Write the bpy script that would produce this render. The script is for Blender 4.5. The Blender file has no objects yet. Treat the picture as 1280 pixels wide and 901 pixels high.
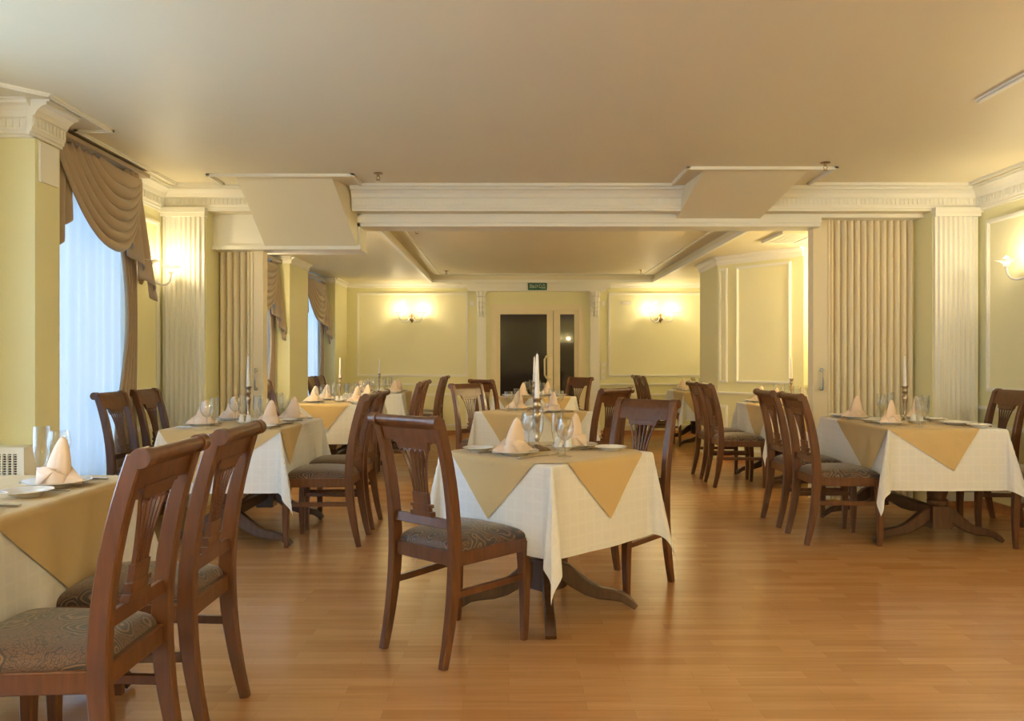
import bpy, bmesh, math, random
from mathutils import Vector, Matrix
random.seed(7)
R = math.radians
PI = math.pi
S = bpy.context.scene
COL = S.collection

# ------------------------------------------------------------------ camera, world, exposure
cam_d = bpy.data.cameras.new('camera')
cam = bpy.data.objects.new('camera', cam_d)
COL.objects.link(cam)
cam_d.sensor_width = 36.0
cam_d.lens = 990.0 / 1280.0 * 36.0
cam_d.shift_x = 0.0031
cam_d.clip_start = 0.05
cam.location = (0, 0, 1.2)
cam.rotation_euler = (R(90), 0, 0)
S.camera = cam

W = bpy.data.worlds.new('world')
S.world = W
W.use_nodes = True
bg = W.node_tree.nodes['Background']
bg.inputs[0].default_value = (0.36, 0.58, 1.0, 1)
bg.inputs[1].default_value = 1.0

S.view_settings.view_transform = 'Standard'
S.view_settings.look = 'None'
S.view_settings.exposure = 0.46
S.view_settings.gamma = 1.0
S.view_settings.use_curve_mapping = False

BULB_W = 3.1            # each sconce bulb in the photographed end
BULB_FILL = 14.0        # added fill sconces, out of view behind the camera and beyond the partition
DAY_W = 8.0            # daylight per square metre of window
WARM = (1.0, 0.83, 0.52)

# ------------------------------------------------------------------ materials
def new_mat(name):
    m = bpy.data.materials.new(name)
    m.use_nodes = True
    nt = m.node_tree
    b = nt.nodes['Principled BSDF']
    return m, nt, b

def plain(name, col, rough=0.5, metal=0.0, spec=0.5, coat=0.0, noise=0.0, nscale=8.0, bump=0.0, bscale=40.0, sheen=0.0):
    m, nt, b = new_mat(name)
    b.inputs['Base Color'].default_value = (*col, 1)
    b.inputs['Roughness'].default_value = rough
    b.inputs['Metallic'].default_value = metal
    b.inputs['Specular IOR Level'].default_value = spec
    b.inputs['Coat Weight'].default_value = coat
    b.inputs['Sheen Weight'].default_value = sheen
    if noise > 0:
        tc = nt.nodes.new('ShaderNodeTexCoord')
        n = nt.nodes.new('ShaderNodeTexNoise')
        n.inputs['Scale'].default_value = nscale
        n.inputs['Detail'].default_value = 4
        cr = nt.nodes.new('ShaderNodeValToRGB')
        cr.color_ramp.elements[0].position = 0.3
        cr.color_ramp.elements[1].position = 0.7
        cr.color_ramp.elements[0].color = (*[c * (1 - noise) for c in col], 1)
        cr.color_ramp.elements[1].color = (*[min(1, c * (1 + noise)) for c in col], 1)
        nt.links.new(tc.outputs['Object'], n.inputs['Vector'])
        nt.links.new(n.outputs['Fac'], cr.inputs['Fac'])
        nt.links.new(cr.outputs['Color'], b.inputs['Base Color'])
    if bump > 0:
        tc = nt.nodes.new('ShaderNodeTexCoord')
        n = nt.nodes.new('ShaderNodeTexNoise')
        n.inputs['Scale'].default_value = bscale
        bp = nt.nodes.new('ShaderNodeBump')
        bp.inputs['Strength'].default_value = bump
        bp.inputs['Distance'].default_value = 0.01
        nt.links.new(tc.outputs['Object'], n.inputs['Vector'])
        nt.links.new(n.outputs['Fac'], bp.inputs['Height'])
        nt.links.new(bp.outputs['Normal'], b.inputs['Normal'])
    return m

def wood_mat(name, c1, c2, rough, scale=(3, 3, 22), coat=0.3):
    m, nt, b = new_mat(name)
    tc = nt.nodes.new('ShaderNodeTexCoord')
    mp = nt.nodes.new('ShaderNodeMapping')
    mp.inputs['Scale'].default_value = (scale[2], scale[2], scale[0])
    n = nt.nodes.new('ShaderNodeTexNoise')
    n.inputs['Scale'].default_value = 2.0
    n.inputs['Detail'].default_value = 6
    n.inputs['Distortion'].default_value = 0.6
    cr = nt.nodes.new('ShaderNodeValToRGB')
    cr.color_ramp.elements[0].position = 0.3
    cr.color_ramp.elements[1].position = 0.72
    cr.color_ramp.elements[0].color = (*c1, 1)
    cr.color_ramp.elements[1].color = (*c2, 1)
    nt.links.new(tc.outputs['Object'], mp.inputs['Vector'])
    nt.links.new(mp.outputs['Vector'], n.inputs['Vector'])
    nt.links.new(n.outputs['Fac'], cr.inputs['Fac'])
    nt.links.new(cr.outputs['Color'], b.inputs['Base Color'])
    b.inputs['Roughness'].default_value = rough
    b.inputs['Coat Weight'].default_value = coat
    b.inputs['Coat Roughness'].default_value = 0.18
    return m

M = {}
M['wood'] = wood_mat('varnished_wood', (0.092, 0.032, 0.011), (0.158, 0.058, 0.020), 0.32, coat=0.15)
M['table_wood'] = wood_mat('table_wood', (0.05, 0.022, 0.011), (0.105, 0.046, 0.022), 0.38)
M['wall'] = plain('yellow_wall_paint', (0.81, 0.765, 0.45), 0.6, noise=0.012, nscale=2)
M['panel'] = plain('panel_wallpaper', (0.86, 0.81, 0.52), 0.55, noise=0.012, nscale=2)
M['white'] = plain('white_moulding', (0.88, 0.85, 0.74), 0.45)
M['ceiling'] = plain('ceiling_paint', (0.82, 0.745, 0.545), 0.5, noise=0.01, nscale=1.5)
M['skirting'] = wood_mat('skirting_wood', (0.36, 0.15, 0.05), (0.50, 0.23, 0.09), 0.35)
M['door_paint'] = plain('door_cream_paint', (0.84, 0.73, 0.48), 0.4)
M['dark_glass'] = plain('dark_door_glass', (0.022, 0.016, 0.016), 0.03, spec=0.5)
M['curtain'] = plain('taupe_curtain', (0.42, 0.315, 0.21), 0.6, sheen=0.4, bump=0.15, bscale=160)
M['partition'] = plain('cream_partition', (0.83, 0.72, 0.50), 0.5)
M['porcelain'] = plain('porcelain', (0.82, 0.80, 0.78), 0.15, coat=0.5)
M['napkin'] = plain('peach_napkin', (0.86, 0.67, 0.53), 0.8, sheen=0.2, bump=0.12, bscale=300)
M['steel'] = plain('cutlery_steel', (0.62, 0.60, 0.56), 0.2, metal=1)
M['bronze'] = plain('candlestick_metal', (0.45, 0.37, 0.28), 0.28, metal=1, noise=0.25, nscale=30)
M['wax'] = plain('candle_wax', (0.88, 0.84, 0.80), 0.4)
M['black'] = plain('dark_metal', (0.03, 0.025, 0.02), 0.4)
M['dark'] = plain('dark_gap', (0.02, 0.02, 0.025), 0.9)
M['brass'] = plain('aged_brass', (0.42, 0.30, 0.18), 0.3, metal=1)
M['sign_green'] = plain('sign_green', (0.0, 0.10, 0.065), 0.35)
M['plastic'] = plain('white_plastic', (0.80, 0.77, 0.66), 0.35)
M['steel_knob'] = plain('dull_steel', (0.35, 0.34, 0.33), 0.3, metal=1)

def sign_text_mat():
    m, nt, b = new_mat('sign_letters')
    b.inputs['Base Color'].default_value = (0.75, 0.8, 0.55, 1)
    return m
M['sign_text'] = sign_text_mat()

def cloth_mat(name, col, check=True):
    m, nt, b = new_mat(name)
    b.inputs['Base Color'].default_value = (*col, 1)
    b.inputs['Roughness'].default_value = 0.75
    b.inputs['Sheen Weight'].default_value = 0.15
    uv = nt.nodes.new('ShaderNodeUVMap')
    if check:
        br = nt.nodes.new('ShaderNodeTexBrick')
        br.offset = 0.0
        br.inputs['Scale'].default_value = 1.0
        br.inputs['Brick Width'].default_value = 0.052
        br.inputs['Row Height'].default_value = 0.052
        br.inputs['Mortar Size'].default_value = 0.006
        br.inputs['Mortar Smooth'].default_value = 0.3
        br.inputs['Color1'].default_value = (col[0]*0.98, col[1]*0.98, col[2]*0.98, 1)
        br.inputs['Color2'].default_value = (col[0]*0.955, col[1]*0.955, col[2]*0.96, 1)
        br.inputs['Mortar'].default_value = (*col, 1)
        nt.links.new(uv.outputs['UV'], br.inputs['Vector'])
        nt.links.new(br.outputs['Color'], b.inputs['Base Color'])
    n = nt.nodes.new('ShaderNodeTexNoise')
    n.inputs['Scale'].default_value = 9.0
    n.inputs['Detail'].default_value = 3
    bp = nt.nodes.new('ShaderNodeBump')
    bp.inputs['Strength'].default_value = 0.35
    bp.inputs['Distance'].default_value = 0.02
    nt.links.new(uv.outputs['UV'], n.inputs['Vector'])
    nt.links.new(n.outputs['Fac'], bp.inputs['Height'])
    nt.links.new(bp.outputs['Normal'], b.inputs['Normal'])
    return m
M['cloth'] = cloth_mat('white_check_cloth', (0.80, 0.79, 0.78))
M['overlay'] = cloth_mat('golden_overlay_cloth', (0.60, 0.43, 0.205), False)

def paisley():
    m, nt, b = new_mat('paisley_fabric')
    tc = nt.nodes.new('ShaderNodeTexCoord')
    n0 = nt.nodes.new('ShaderNodeTexNoise'); n0.inputs['Scale'].default_value = 7; n0.inputs['Detail'].default_value = 2
    mx = nt.nodes.new('ShaderNodeMixRGB'); mx.blend_type = 'LINEAR_LIGHT'; mx.inputs[0].default_value = 0.09
    nt.links.new(tc.outputs['Object'], n0.inputs['Vector'])
    nt.links.new(tc.outputs['Object'], mx.inputs[1]); nt.links.new(n0.outputs['Color'], mx.inputs[2])
    v = nt.nodes.new('ShaderNodeTexVoronoi'); v.inputs['Scale'].default_value = 7.5
    nt.links.new(mx.outputs[0], v.inputs['Vector'])
    # rings round each cell centre
    mu = nt.nodes.new('ShaderNodeMath'); mu.operation = 'MULTIPLY'; mu.inputs[1].default_value = 46
    sn = nt.nodes.new('ShaderNodeMath'); sn.operation = 'SINE'
    nt.links.new(v.outputs['Distance'], mu.inputs[0]); nt.links.new(mu.outputs[0], sn.inputs[0])
    ring = nt.nodes.new('ShaderNodeValToRGB')
    e = ring.color_ramp.elements
    e[0].position = 0.0; e[0].color = (0.045, 0.03, 0.026, 1)
    e[1].position = 1.0; e[1].color = (0.27, 0.175, 0.095, 1)
    x = e.new(0.45); x.color = (0.11, 0.058, 0.032, 1)
    x = e.new(0.75); x.color = (0.18, 0.095, 0.05, 1)
    nt.links.new(sn.outputs[0], ring.inputs['Fac'])
    base = nt.nodes.new('ShaderNodeTexVoronoi'); base.feature = 'DISTANCE_TO_EDGE'; base.inputs['Scale'].default_value = 95
    nt.links.new(mx.outputs[0], base.inputs['Vector'])
    br = nt.nodes.new('ShaderNodeValToRGB')
    br.color_ramp.elements[0].position = 0.03; br.color_ramp.elements[0].color = (0.045, 0.03, 0.026, 1)
    br.color_ramp.elements[1].position = 0.10; br.color_ramp.elements[1].color = (0.175, 0.09, 0.046, 1)
    nt.links.new(base.outputs['Distance'], br.inputs['Fac'])
    gate = nt.nodes.new('ShaderNodeMath'); gate.operation = 'LESS_THAN'; gate.inputs[1].default_value = 0.5
    nt.links.new(v.outputs['Distance'], gate.inputs[0])
    fin = nt.nodes.new('ShaderNodeMixRGB')
    nt.links.new(gate.outputs[0], fin.inputs[0]); nt.links.new(br.outputs[0], fin.inputs[1]); nt.links.new(ring.outputs[0], fin.inputs[2])
    ml = nt.nodes.new('ShaderNodeMixRGB'); ml.blend_type = 'MULTIPLY'; ml.inputs[0].default_value = 0.55
    nt.links.new(fin.outputs[0], ml.inputs[1]); nt.links.new(br.outputs[0], ml.inputs[2])
    sc = nt.nodes.new('ShaderNodeMixRGB'); sc.inputs[0].default_value = 0.55
    nt.links.new(ml.outputs[0], sc.inputs[1]); nt.links.new(fin.outputs[0], sc.inputs[2])
    nt.links.new(sc.outputs[0], b.inputs['Base Color'])
    b.inputs['Roughness'].default_value = 0.6
    b.inputs['Sheen Weight'].default_value = 0.3
    return m
M['paisley'] = paisley()

def floor_mat():
    m, nt, b = new_mat('laminate_floor')
    tc = nt.nodes.new('ShaderNodeTexCoord')
    br = nt.nodes.new('ShaderNodeTexBrick')
    br.offset = 0.37; br.offset_frequency = 2
    br.inputs['Scale'].default_value = 1.0
    br.inputs['Brick Width'].default_value = 0.43
    br.inputs['Row Height'].default_value = 0.068
    br.inputs['Mortar Size'].default_value = 0.0007
    br.inputs['Bias'].default_value = 0.0
    br.inputs['Color1'].default_value = (0.50, 0.24, 0.088, 1)
    br.inputs['Color2'].default_value = (0.60, 0.315, 0.125, 1)
    br.inputs['Mortar'].default_value = (0.44, 0.21, 0.08, 1)
    nt.links.new(tc.outputs['Object'], br.inputs['Vector'])
    mp = nt.nodes.new('ShaderNodeMapping'); mp.inputs['Scale'].default_value = (1.6, 26, 1)
    n = nt.nodes.new('ShaderNodeTexNoise'); n.inputs['Scale'].default_value = 1.5; n.inputs['Detail'].default_value = 6; n.inputs['Distortion'].default_value = 0.5
    nt.links.new(tc.outputs['Object'], mp.inputs['Vector']); nt.links.new(mp.outputs[0], n.inputs['Vector'])
    cr = nt.nodes.new('ShaderNodeValToRGB')
    cr.color_ramp.elements[0].position = 0.3; cr.color_ramp.elements[0].color = (0.82, 0.80, 0.76, 1)
    cr.color_ramp.elements[1].position = 0.7; cr.color_ramp.elements[1].color = (1.0, 1.0, 1.0, 1)
    nt.links.new(n.outputs['Fac'], cr.inputs['Fac'])
    ml = nt.nodes.new('ShaderNodeMixRGB'); ml.blend_type = 'MULTIPLY'; ml.inputs[0].default_value = 0.8
    nt.links.new(br.outputs['Color'], ml.inputs[1]); nt.links.new(cr.outputs[0], ml.inputs[2])
    nt.links.new(ml.outputs[0], b.inputs['Base Color'])
    b.inputs['Roughness'].default_value = 0.24
    b.inputs['Specular IOR Level'].default_value = 0.6
    bp = nt.nodes.new('ShaderNodeBump'); bp.inputs['Strength'].default_value = 0.05; bp.inputs['Distance'].default_value = 0.003
    nt.links.new(n.outputs['Fac'], bp.inputs['Height']); nt.links.new(bp.outputs[0], b.inputs['Normal'])
    return m
M['floor'] = floor_mat()

def thin_glass():
    m = bpy.data.materials.new('clear_glass'); m.use_nodes = True
    nt = m.node_tree; nt.nodes.clear()
    o = nt.nodes.new('ShaderNodeOutputMaterial'); mix = nt.nodes.new('ShaderNodeMixShader')
    t = nt.nodes.new('ShaderNodeBsdfTransparent'); g = nt.nodes.new('ShaderNodeBsdfGlossy')
    g.inputs['Roughness'].default_value = 0.04
    t.inputs['Color'].default_value = (0.93, 0.94, 0.93, 1)
    lw = nt.nodes.new('ShaderNodeLayerWeight'); lw.inputs['Blend'].default_value = 0.25
    ad = nt.nodes.new('ShaderNodeMath'); ad.operation = 'MULTIPLY_ADD'; ad.inputs[1].default_value = 0.85; ad.inputs[2].default_value = 0.10
    nt.links.new(lw.outputs['Facing'], ad.inputs[0]); nt.links.new(ad.outputs[0], mix.inputs[0])
    nt.links.new(t.outputs[0], mix.inputs[1]); nt.links.new(g.outputs[0], mix.inputs[2]); nt.links.new(mix.outputs[0], o.inputs[0])
    return m
M['glass'] = thin_glass()

def sheer():
    m = bpy.data.materials.new('sheer_fabric'); m.use_nodes = True
    nt = m.node_tree; nt.nodes.clear()
    o = nt.nodes.new('ShaderNodeOutputMaterial')
    t = nt.nodes.new('ShaderNodeBsdfTransparent'); t.inputs[0].default_value = (0.9, 0.93, 1, 1)
    tl = nt.nodes.new('ShaderNodeBsdfTranslucent'); tl.inputs[0].default_value = (0.85, 0.88, 0.92, 1)
    d = nt.nodes.new('ShaderNodeBsdfDiffuse'); d.inputs[0].default_value = (0.8, 0.8, 0.8, 1)
    m1 = nt.nodes.new('ShaderNodeMixShader'); m1.inputs[0].default_value = 0.4
    m2 = nt.nodes.new('ShaderNodeMixShader'); m2.inputs[0].default_value = 0.93
    nt.links.new(tl.outputs[0], m1.inputs[1]); nt.links.new(d.outputs[0], m1.inputs[2])
    nt.links.new(t.outputs[0], m2.inputs[1]); nt.links.new(m1.outputs[0], m2.inputs[2]); nt.links.new(m2.outputs[0], o.inputs[0])
    return m
M['sheer'] = sheer()

def frosted():
    m = bpy.data.materials.new('frosted_shade'); m.use_nodes = True
    nt = m.node_tree; nt.nodes.clear()
    o = nt.nodes.new('ShaderNodeOutputMaterial')
    tl = nt.nodes.new('ShaderNodeBsdfTranslucent'); tl.inputs[0].default_value = (0.8, 0.78, 0.7, 1)
    d = nt.nodes.new('ShaderNodeBsdfDiffuse'); d.inputs[0].default_value = (0.85, 0.82, 0.76, 1)
    m1 = nt.nodes.new('ShaderNodeMixShader'); m1.inputs[0].default_value = 0.55
    nt.links.new(tl.outputs[0], m1.inputs[1]); nt.links.new(d.outputs[0], m1.inputs[2]); nt.links.new(m1.outputs[0], o.inputs[0])
    return m
M['frosted'] = frosted()

def emit(name, col, s):
    m = bpy.data.materials.new(name); m.use_nodes = True
    nt = m.node_tree; nt.nodes.clear()
    o = nt.nodes.new('ShaderNodeOutputMaterial'); e = nt.nodes.new('ShaderNodeEmission')
    e.inputs[0].default_value = (*col, 1); e.inputs[1].default_value = s
    nt.links.new(e.outputs[0], o.inputs[0])
    return m
M['bulb'] = emit('lit_bulb', (1.0, 0.86, 0.62), 18.0)


# ------------------------------------------------------------------ mesh helpers
class MB:
    def __init__(s):
        s.v = []; s.f = []; s.uv = None
    def add(s, vs, fs):
        o = len(s.v)
        s.v += [tuple(p) for p in vs]
        s.f += [tuple(i + o for i in f) for f in fs]
        return s
    def box(s, x0, x1, y0, y1, z0, z1):
        x0, x1 = min(x0, x1), max(x0, x1); y0, y1 = min(y0, y1), max(y0, y1); z0, z1 = min(z0, z1), max(z0, z1)
        vs = [(x, y, z) for z in (z0, z1) for y in (y0, y1) for x in (x0, x1)]
        return s.add(vs, [(0, 2, 3, 1), (4, 5, 7, 6), (0, 1, 5, 4), (2, 6, 7, 3), (0, 4, 6, 2), (1, 3, 7, 5)])
    def prism(s, poly, z0, z1):
        n = len(poly)
        a = sum(poly[i][0] * poly[(i+1) % n][1] - poly[(i+1) % n][0] * poly[i][1] for i in range(n))
        if a < 0: poly = poly[::-1]
        vs = [(x, y, z0) for x, y in poly] + [(x, y, z1) for x, y in poly]
        fs = [tuple(range(n))[::-1], tuple(range(n, 2 * n))] + [(i, (i + 1) % n, n + (i + 1) % n, n + i) for i in range(n)]
        return s.add(vs, fs)
    def slab(s, poly, p0, ax, ay, az, d):
        # 2D polygon in plane (ax, ay) at p0, thickness d along az
        p0 = Vector(p0); ax = Vector(ax); ay = Vector(ay); az = Vector(az)
        n = len(poly)
        vs = [p0 + ax * x + ay * y for x, y in poly] + [p0 + ax * x + ay * y + az * d for x, y in poly]
        fs = [tuple(range(n))[::-1], tuple(range(n, 2 * n))] + [(i, (i + 1) % n, n + (i + 1) % n, n + i) for i in range(n)]
        return s.add(vs, fs)
    def lathe(s, prof, n=24, c=(0, 0, 0), mod=None):
        vs = []; fs = []
        for j, (r, z) in enumerate(prof):
            for i in range(n):
                a = 2 * PI * i / n
                rr = r * (mod(a, j) if mod else 1)
                vs.append((c[0] + rr * math.cos(a), c[1] + rr * math.sin(a), c[2] + z))
        m = len(prof)
        for j in range(m - 1):
            for i in range(n):
                k = (i + 1) % n
                fs.append((j * n + i, j * n + k, (j + 1) * n + k, (j + 1) * n + i))
        if prof[0][0] > 1e-5: fs.append(tuple(range(n))[::-1])
        if prof[-1][0] > 1e-5: fs.append(tuple(range((m - 1) * n, m * n)))
        return s.add(vs, fs)
    def lathe_open(s, prof, n=24, c=(0, 0, 0), mod=None):
        vs = []; fs = []
        for j, (r, z) in enumerate(prof):
            for i in range(n):
                a = 2 * PI * i / n
                rr = r * (mod(a, j) if mod else 1)
                vs.append((c[0] + rr * math.cos(a), c[1] + rr * math.sin(a), c[2] + z))
        for j in range(len(prof) - 1):
            for i in range(n):
                k = (i + 1) % n
                fs.append((j * n + i, j * n + k, (j + 1) * n + k, (j + 1) * n + i))
        return s.add(vs, fs)
    def sweep(s, pts, sizes, side=(1, 0, 0), cham=0.25):
        # chamfered rectangular section swept along pts; sizes = (half along side, half along normal)
        side = Vector(side).normalized(); n = len(pts); pts = [Vector(p) for p in pts]; ring = []
        for i, p in enumerate(pts):
            t = (pts[min(i + 1, n - 1)] - pts[max(i - 1, 0)]).normalized()
            nn = side.cross(t).normalized()
            sd = t.cross(nn).normalized()
            a, b = sizes[i] if isinstance(sizes, list) else sizes
            c = min(a, b) * cham
            for (u, w) in ((a, b - c), (a - c, b), (-a + c, b), (-a, b - c), (-a, -b + c), (-a + c, -b), (a - c, -b), (a, -b + c)):
                ring.append(p + sd * u + nn * w)
        fs = []
        for j in range(n - 1):
            for i in range(8):
                k = (i + 1) % 8
                fs.append((j * 8 + i, (j + 1) * 8 + i, (j + 1) * 8 + k, j * 8 + k))
        fs.append(tuple(range(8))); fs.append(tuple(range((n - 1) * 8, n * 8))[::-1])
        return s.add(ring, fs)
    def tube(s, pts, r, n=8):
        pts = [Vector(p) for p in pts]; m = len(pts); vs = []; fs = []
        up = Vector((0.13, 0.31, 0.94))
        for i, p in enumerate(pts):
            t = (pts[min(i + 1, m - 1)] - pts[max(i - 1, 0)]).normalized()
            a = t.cross(up).normalized(); b = t.cross(a).normalized()
            rr = r[i] if isinstance(r, (list, tuple)) else r
            for k in range(n):
                an = 2 * PI * k / n
                vs.append(p + (a * math.cos(an) + b * math.sin(an)) * rr)
        for j in range(m - 1):
            for i in range(n):
                k = (i + 1) % n
                fs.append((j * n + i, j * n + k, (j + 1) * n + k, (j + 1) * n + i))
        fs.append(tuple(range(n))[::-1]); fs.append(tuple(range((m - 1) * n, m * n)))
        return s.add(vs, fs)
    def grid(s, fn, nu, nv):
        vs = [fn(i / nu, j / nv) for j in range(nv + 1) for i in range(nu + 1)]
        fs = [(j * (nu + 1) + i, j * (nu + 1) + i + 1, (j + 1) * (nu + 1) + i + 1, (j + 1) * (nu + 1) + i) for j in range(nv) for i in range(nu)]
        return s.add(vs, fs)
    def build(s, name, mat, parent=None, smooth=None, loc=None, solid=0.0, kind=None):
        me = bpy.data.meshes.new(name)
        me.from_pydata(s.v, [], s.f)
        me.update()
        bm = bmesh.new(); bm.from_mesh(me)
        bmesh.ops.recalc_face_normals(bm, faces=bm.faces); bm.to_mesh(me); bm.free()
        if smooth is not None:
            for p in me.polygons: p.use_smooth = True
            me.set_sharp_from_angle(angle=R(smooth))
        me.materials.append(mat)
        o = bpy.data.objects.new(name, me)
        COL.objects.link(o)
        if parent: o.parent = parent
        if loc: o.location = loc
        if solid:
            md = o.modifiers.new('Solidify', 'SOLIDIFY'); md.thickness = solid; md.offset = 0
        if kind: o['kind'] = kind
        return o

def tag(o, label, cat, group=None):
    o['label'] = label; o['category'] = cat
    if group: o['group'] = group
    return o
def thing(name, label, cat, loc=(0, 0, 0), rz=0, group=None):
    o = bpy.data.objects.new(name, None); COL.objects.link(o)
    o.empty_display_size = 0.1
    o.location = loc; o.rotation_euler = (0, 0, rz)
    return tag(o, label, cat, group)
def kids(o):
    return [c for c in o.children]
def copy_tree(o, parent=None):
    c = o.copy(); COL.objects.link(c)
    if parent: c.parent = parent
    for ch in list(o.children): copy_tree(ch, c)
    return c
def struct(mb, name, mat, parent=None, smooth=None):
    return mb.build(name, mat, parent, smooth, kind='structure' if parent is None else None)
TN = [0]
def trim(mb, mat=None, smooth=None):
    TN[0] += 1
    return struct(mb, 'trim_%d' % TN[0], mat or M['white'], smooth=smooth)

# ------------------------------------------------------------------ room constants (metres; x right, y away from camera)
XL, XR, YB, YF = -2.86, 3.87, -3.6, 12.77
HC = 2.62           # ceiling of the front room
HS, HT = 2.44, 2.55 # soffit and tray of the rear room
YP = 6.53           # face of the partition wall

struct(MB().box(XL - .6, XR + .4, YB - .3, YF + 1.5, -.1, 0), 'floor', M['floor'])
c = MB().box(XL - .3, XR + .3, YB - .2, YP + .35, HC, HC + .2)
c.box(XL - .3, -1.25, YP + .35, YF + .2, HS, HC + .2).box(2.3, XR + .3, YP + .35, YF + .2, HS, HC + .2)
c.box(-1.25, 2.3, 12.5, YF + .2, HS, HC + .2).box(-1.25, 2.3, YP + .35, 12.5, HT, HC + .2)
struct(c, 'ceiling', M['ceiling'])
WIN = [(-2.3, -0.5), (1.2, 3.6), (4.75, 5.92), (7.3, 9.3), (10.45, 11.8)]
WZ0, WZ1 = 0.35, 2.40
w = MB(); y = YB - .2
for a, b_ in WIN:
    w.box(XL - .28, XL, y, a, 0, HC)
    w.box(XL - .28, XL, a, b_, 0, WZ0).box(XL - .28, XL, a, b_, WZ1, HC)
    y = b_
w.box(XL - .28, XL, y, YF + .2, 0, HC)
w.box(XL, -2.62, 4.38, 4.62, 0, HC)            # pier beside the near window
w.box(XL, -2.49, YP, YP + .32, 0, HC)          # partition pier
w.box(XL, -2.62, 9.47, 10.33, 0, HS)
w.box(XL, -2.61, 11.9, YF, 0, HS)
struct(w, 'wall_left', M['wall'])
w = MB().box(XR, XR + .2, YB - .2, YF + .2, 0, HC)
w.box(3.49, XR, YP, YP + .34, 0, HC)
w.prism([(2.51, 9.53), (3.22, 8.65), (XR, 8.65), (XR, 10.4), (2.51, 10.4)], 0, HS)
struct(w, 'wall_right', M['wall'])
struct(MB().box(XL - .3, XR + .3, YB - .2, YB, 0, HC), 'wall_back', M['wall'])
DX0, DX1, DZ = -0.285, 1.215, 2.10
w = MB().box(XL - .3, DX0, YF, YF + .2, 0, HC).box(DX1, XR + .3, YF, YF + .2, 0, HC).box(DX0, DX1, YF, YF + .2, DZ, HC)
struct(w, 'wall_far', M['wall'])

# partition beam above the folding doors
w = MB().box(XL, XR, YP, YP + .42, 2.43, HC)
struct(w, 'wall_partition', M['ceiling'])
t_ = MB().box(-2.0, 2.62, YP + .12, YP + .36, 2.325, 2.43).box(-2.0, 2.62, YP + .10, YP + .38, 2.355, 2.41)
t_.box(2.62, 3.49, YP + .12, YP + .40, 2.40, 2.43)
trim(t_)
trim(MB().box(-2.49, -2.02, YP + .14, YP + .40, 2.155, 2.43).box(-2.49, -1.24, YP + .10, YP + .42, 2.13, 2.165).box(-2.06, -1.25, YP + .12, YP + .42, 2.165, 2.43))

# sloping boxed-in ducts under the ceiling in front of the beam
def wedge(x0n, x1n, yn, x0f, x1f, yf, hf):
    m = MB()
    vs = [(x0n, yn, HC), (x1n, yn, HC), (x1f, yf, hf), (x0f, yf, hf), (x0f, yf, HC), (x1f, yf, HC)]
    m.add(vs, [(0, 1, 2, 3), (0, 3, 4), (1, 5, 2), (3, 2, 5, 4), (0, 4, 5, 1)])
    trim(m, M['ceiling'])
    # thin bead round the lower edge
wedge(-2.12, -1.377, 6.17, -2.04, -1.27, 6.64, 2.15)
wedge(1.46, 2.24, 5.93, 1.405, 2.10, 6.64, 2.385)

def cornice(p0, p1, nrm, top, sc=1.0, dent=True, mat=None, drop=0.20):
    """crown moulding from p0 to p1 (2D), projecting along nrm"""
    p0 = Vector(p0); p1 = Vector(p1); nrm = Vector(nrm); L = (p1 - p0).length; d = (p1 - p0) / L
    k = drop / 0.20
    prof = [(0, .20), (.018, .20), (.018, .185), (.028, .18), (.028, .165), (.034, .155), (.034, .095), (.045, .088), (.06, .06), (.085, .038), (.11, .03), (.11, .012), (.125, .012), (.125, 0), (0, 0)]
    m = MB(); n = len(prof); vs = []
    for q in (p0, p1):
        for o, z in prof:
            e = q + nrm * o * sc
            vs.append((e.x, e.y, top - z * k))
    fs = [tuple(range(n)), tuple(range(n, 2 * n))[::-1]] + [(i, (i + 1) % n, n + (i + 1) % n, n + i) for i in range(n)]
    m.add(vs, fs)
    if dent:
        N = int(L / 0.035)
        for i in range(N):
            a = p0 + d * (i + .25) * L / N; b_ = p0 + d * (i + .75) * L / N
            q = [a + nrm * .030 * sc, b_ + nrm * .030 * sc, b_ + nrm * .041 * sc, a + nrm * .041 * sc]
            m.prism([(v.x, v.y) for v in q], top - .148 * k, top - .098 * k)
    return trim(m, mat)

cornice((XR, YB), (XR, YP), (-1, 0), HC)
cornice((XL, YB), (XL, 4.38), (1, 0), HC)
cornice((XL, 5.98), (XL, YP), (1, 0), HC)
cornice((XL, YP), (-2.05, YP), (0, -1), HC, drop=.19)
cornice((-1.29, YP), (1.42, YP), (0, -1), HC, drop=.19)
cornice((2.1, YP), (XR, YP), (0, -1), HC, drop=.19)
# capital of the near pier
cornice((XL, 4.38), (-2.60, 4.38), (0, -1), HC, drop=.19)
cornice((-2.62, 4.30), (-2.62, 4.62), (1, 0), HC, drop=.19)
# rear room crown mouldings
cornice((XL, YF), (-.72, YF), (0, -1), HS, sc=.5, dent=False, drop=.07)
cornice((1.62, YF), (XR, YF), (0, -1), HS, sc=.5, dent=False, drop=.07)
nd = Vector((-(9.53 - 8.65), -(3.22 - 2.51))).normalized()
cornice((2.51, 9.53), (3.22, 8.65), nd, HS, sc=.6, dent=False, drop=.1)
cornice((2.51, 9.53), (2.51, 10.4), (-1, 0), HS, sc=.6, dent=False, drop=.1)
for (ya, yb_) in ((9.47, 10.33), (11.9, YF)):
    cornice((-2.62, ya), (-2.62, yb_), (1, 0), HS, sc=.5, dent=False, drop=.08)
    cornice((XL, ya), (-2.60, ya), (0, -1), HS, sc=.5, dent=False, drop=.08)
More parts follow.
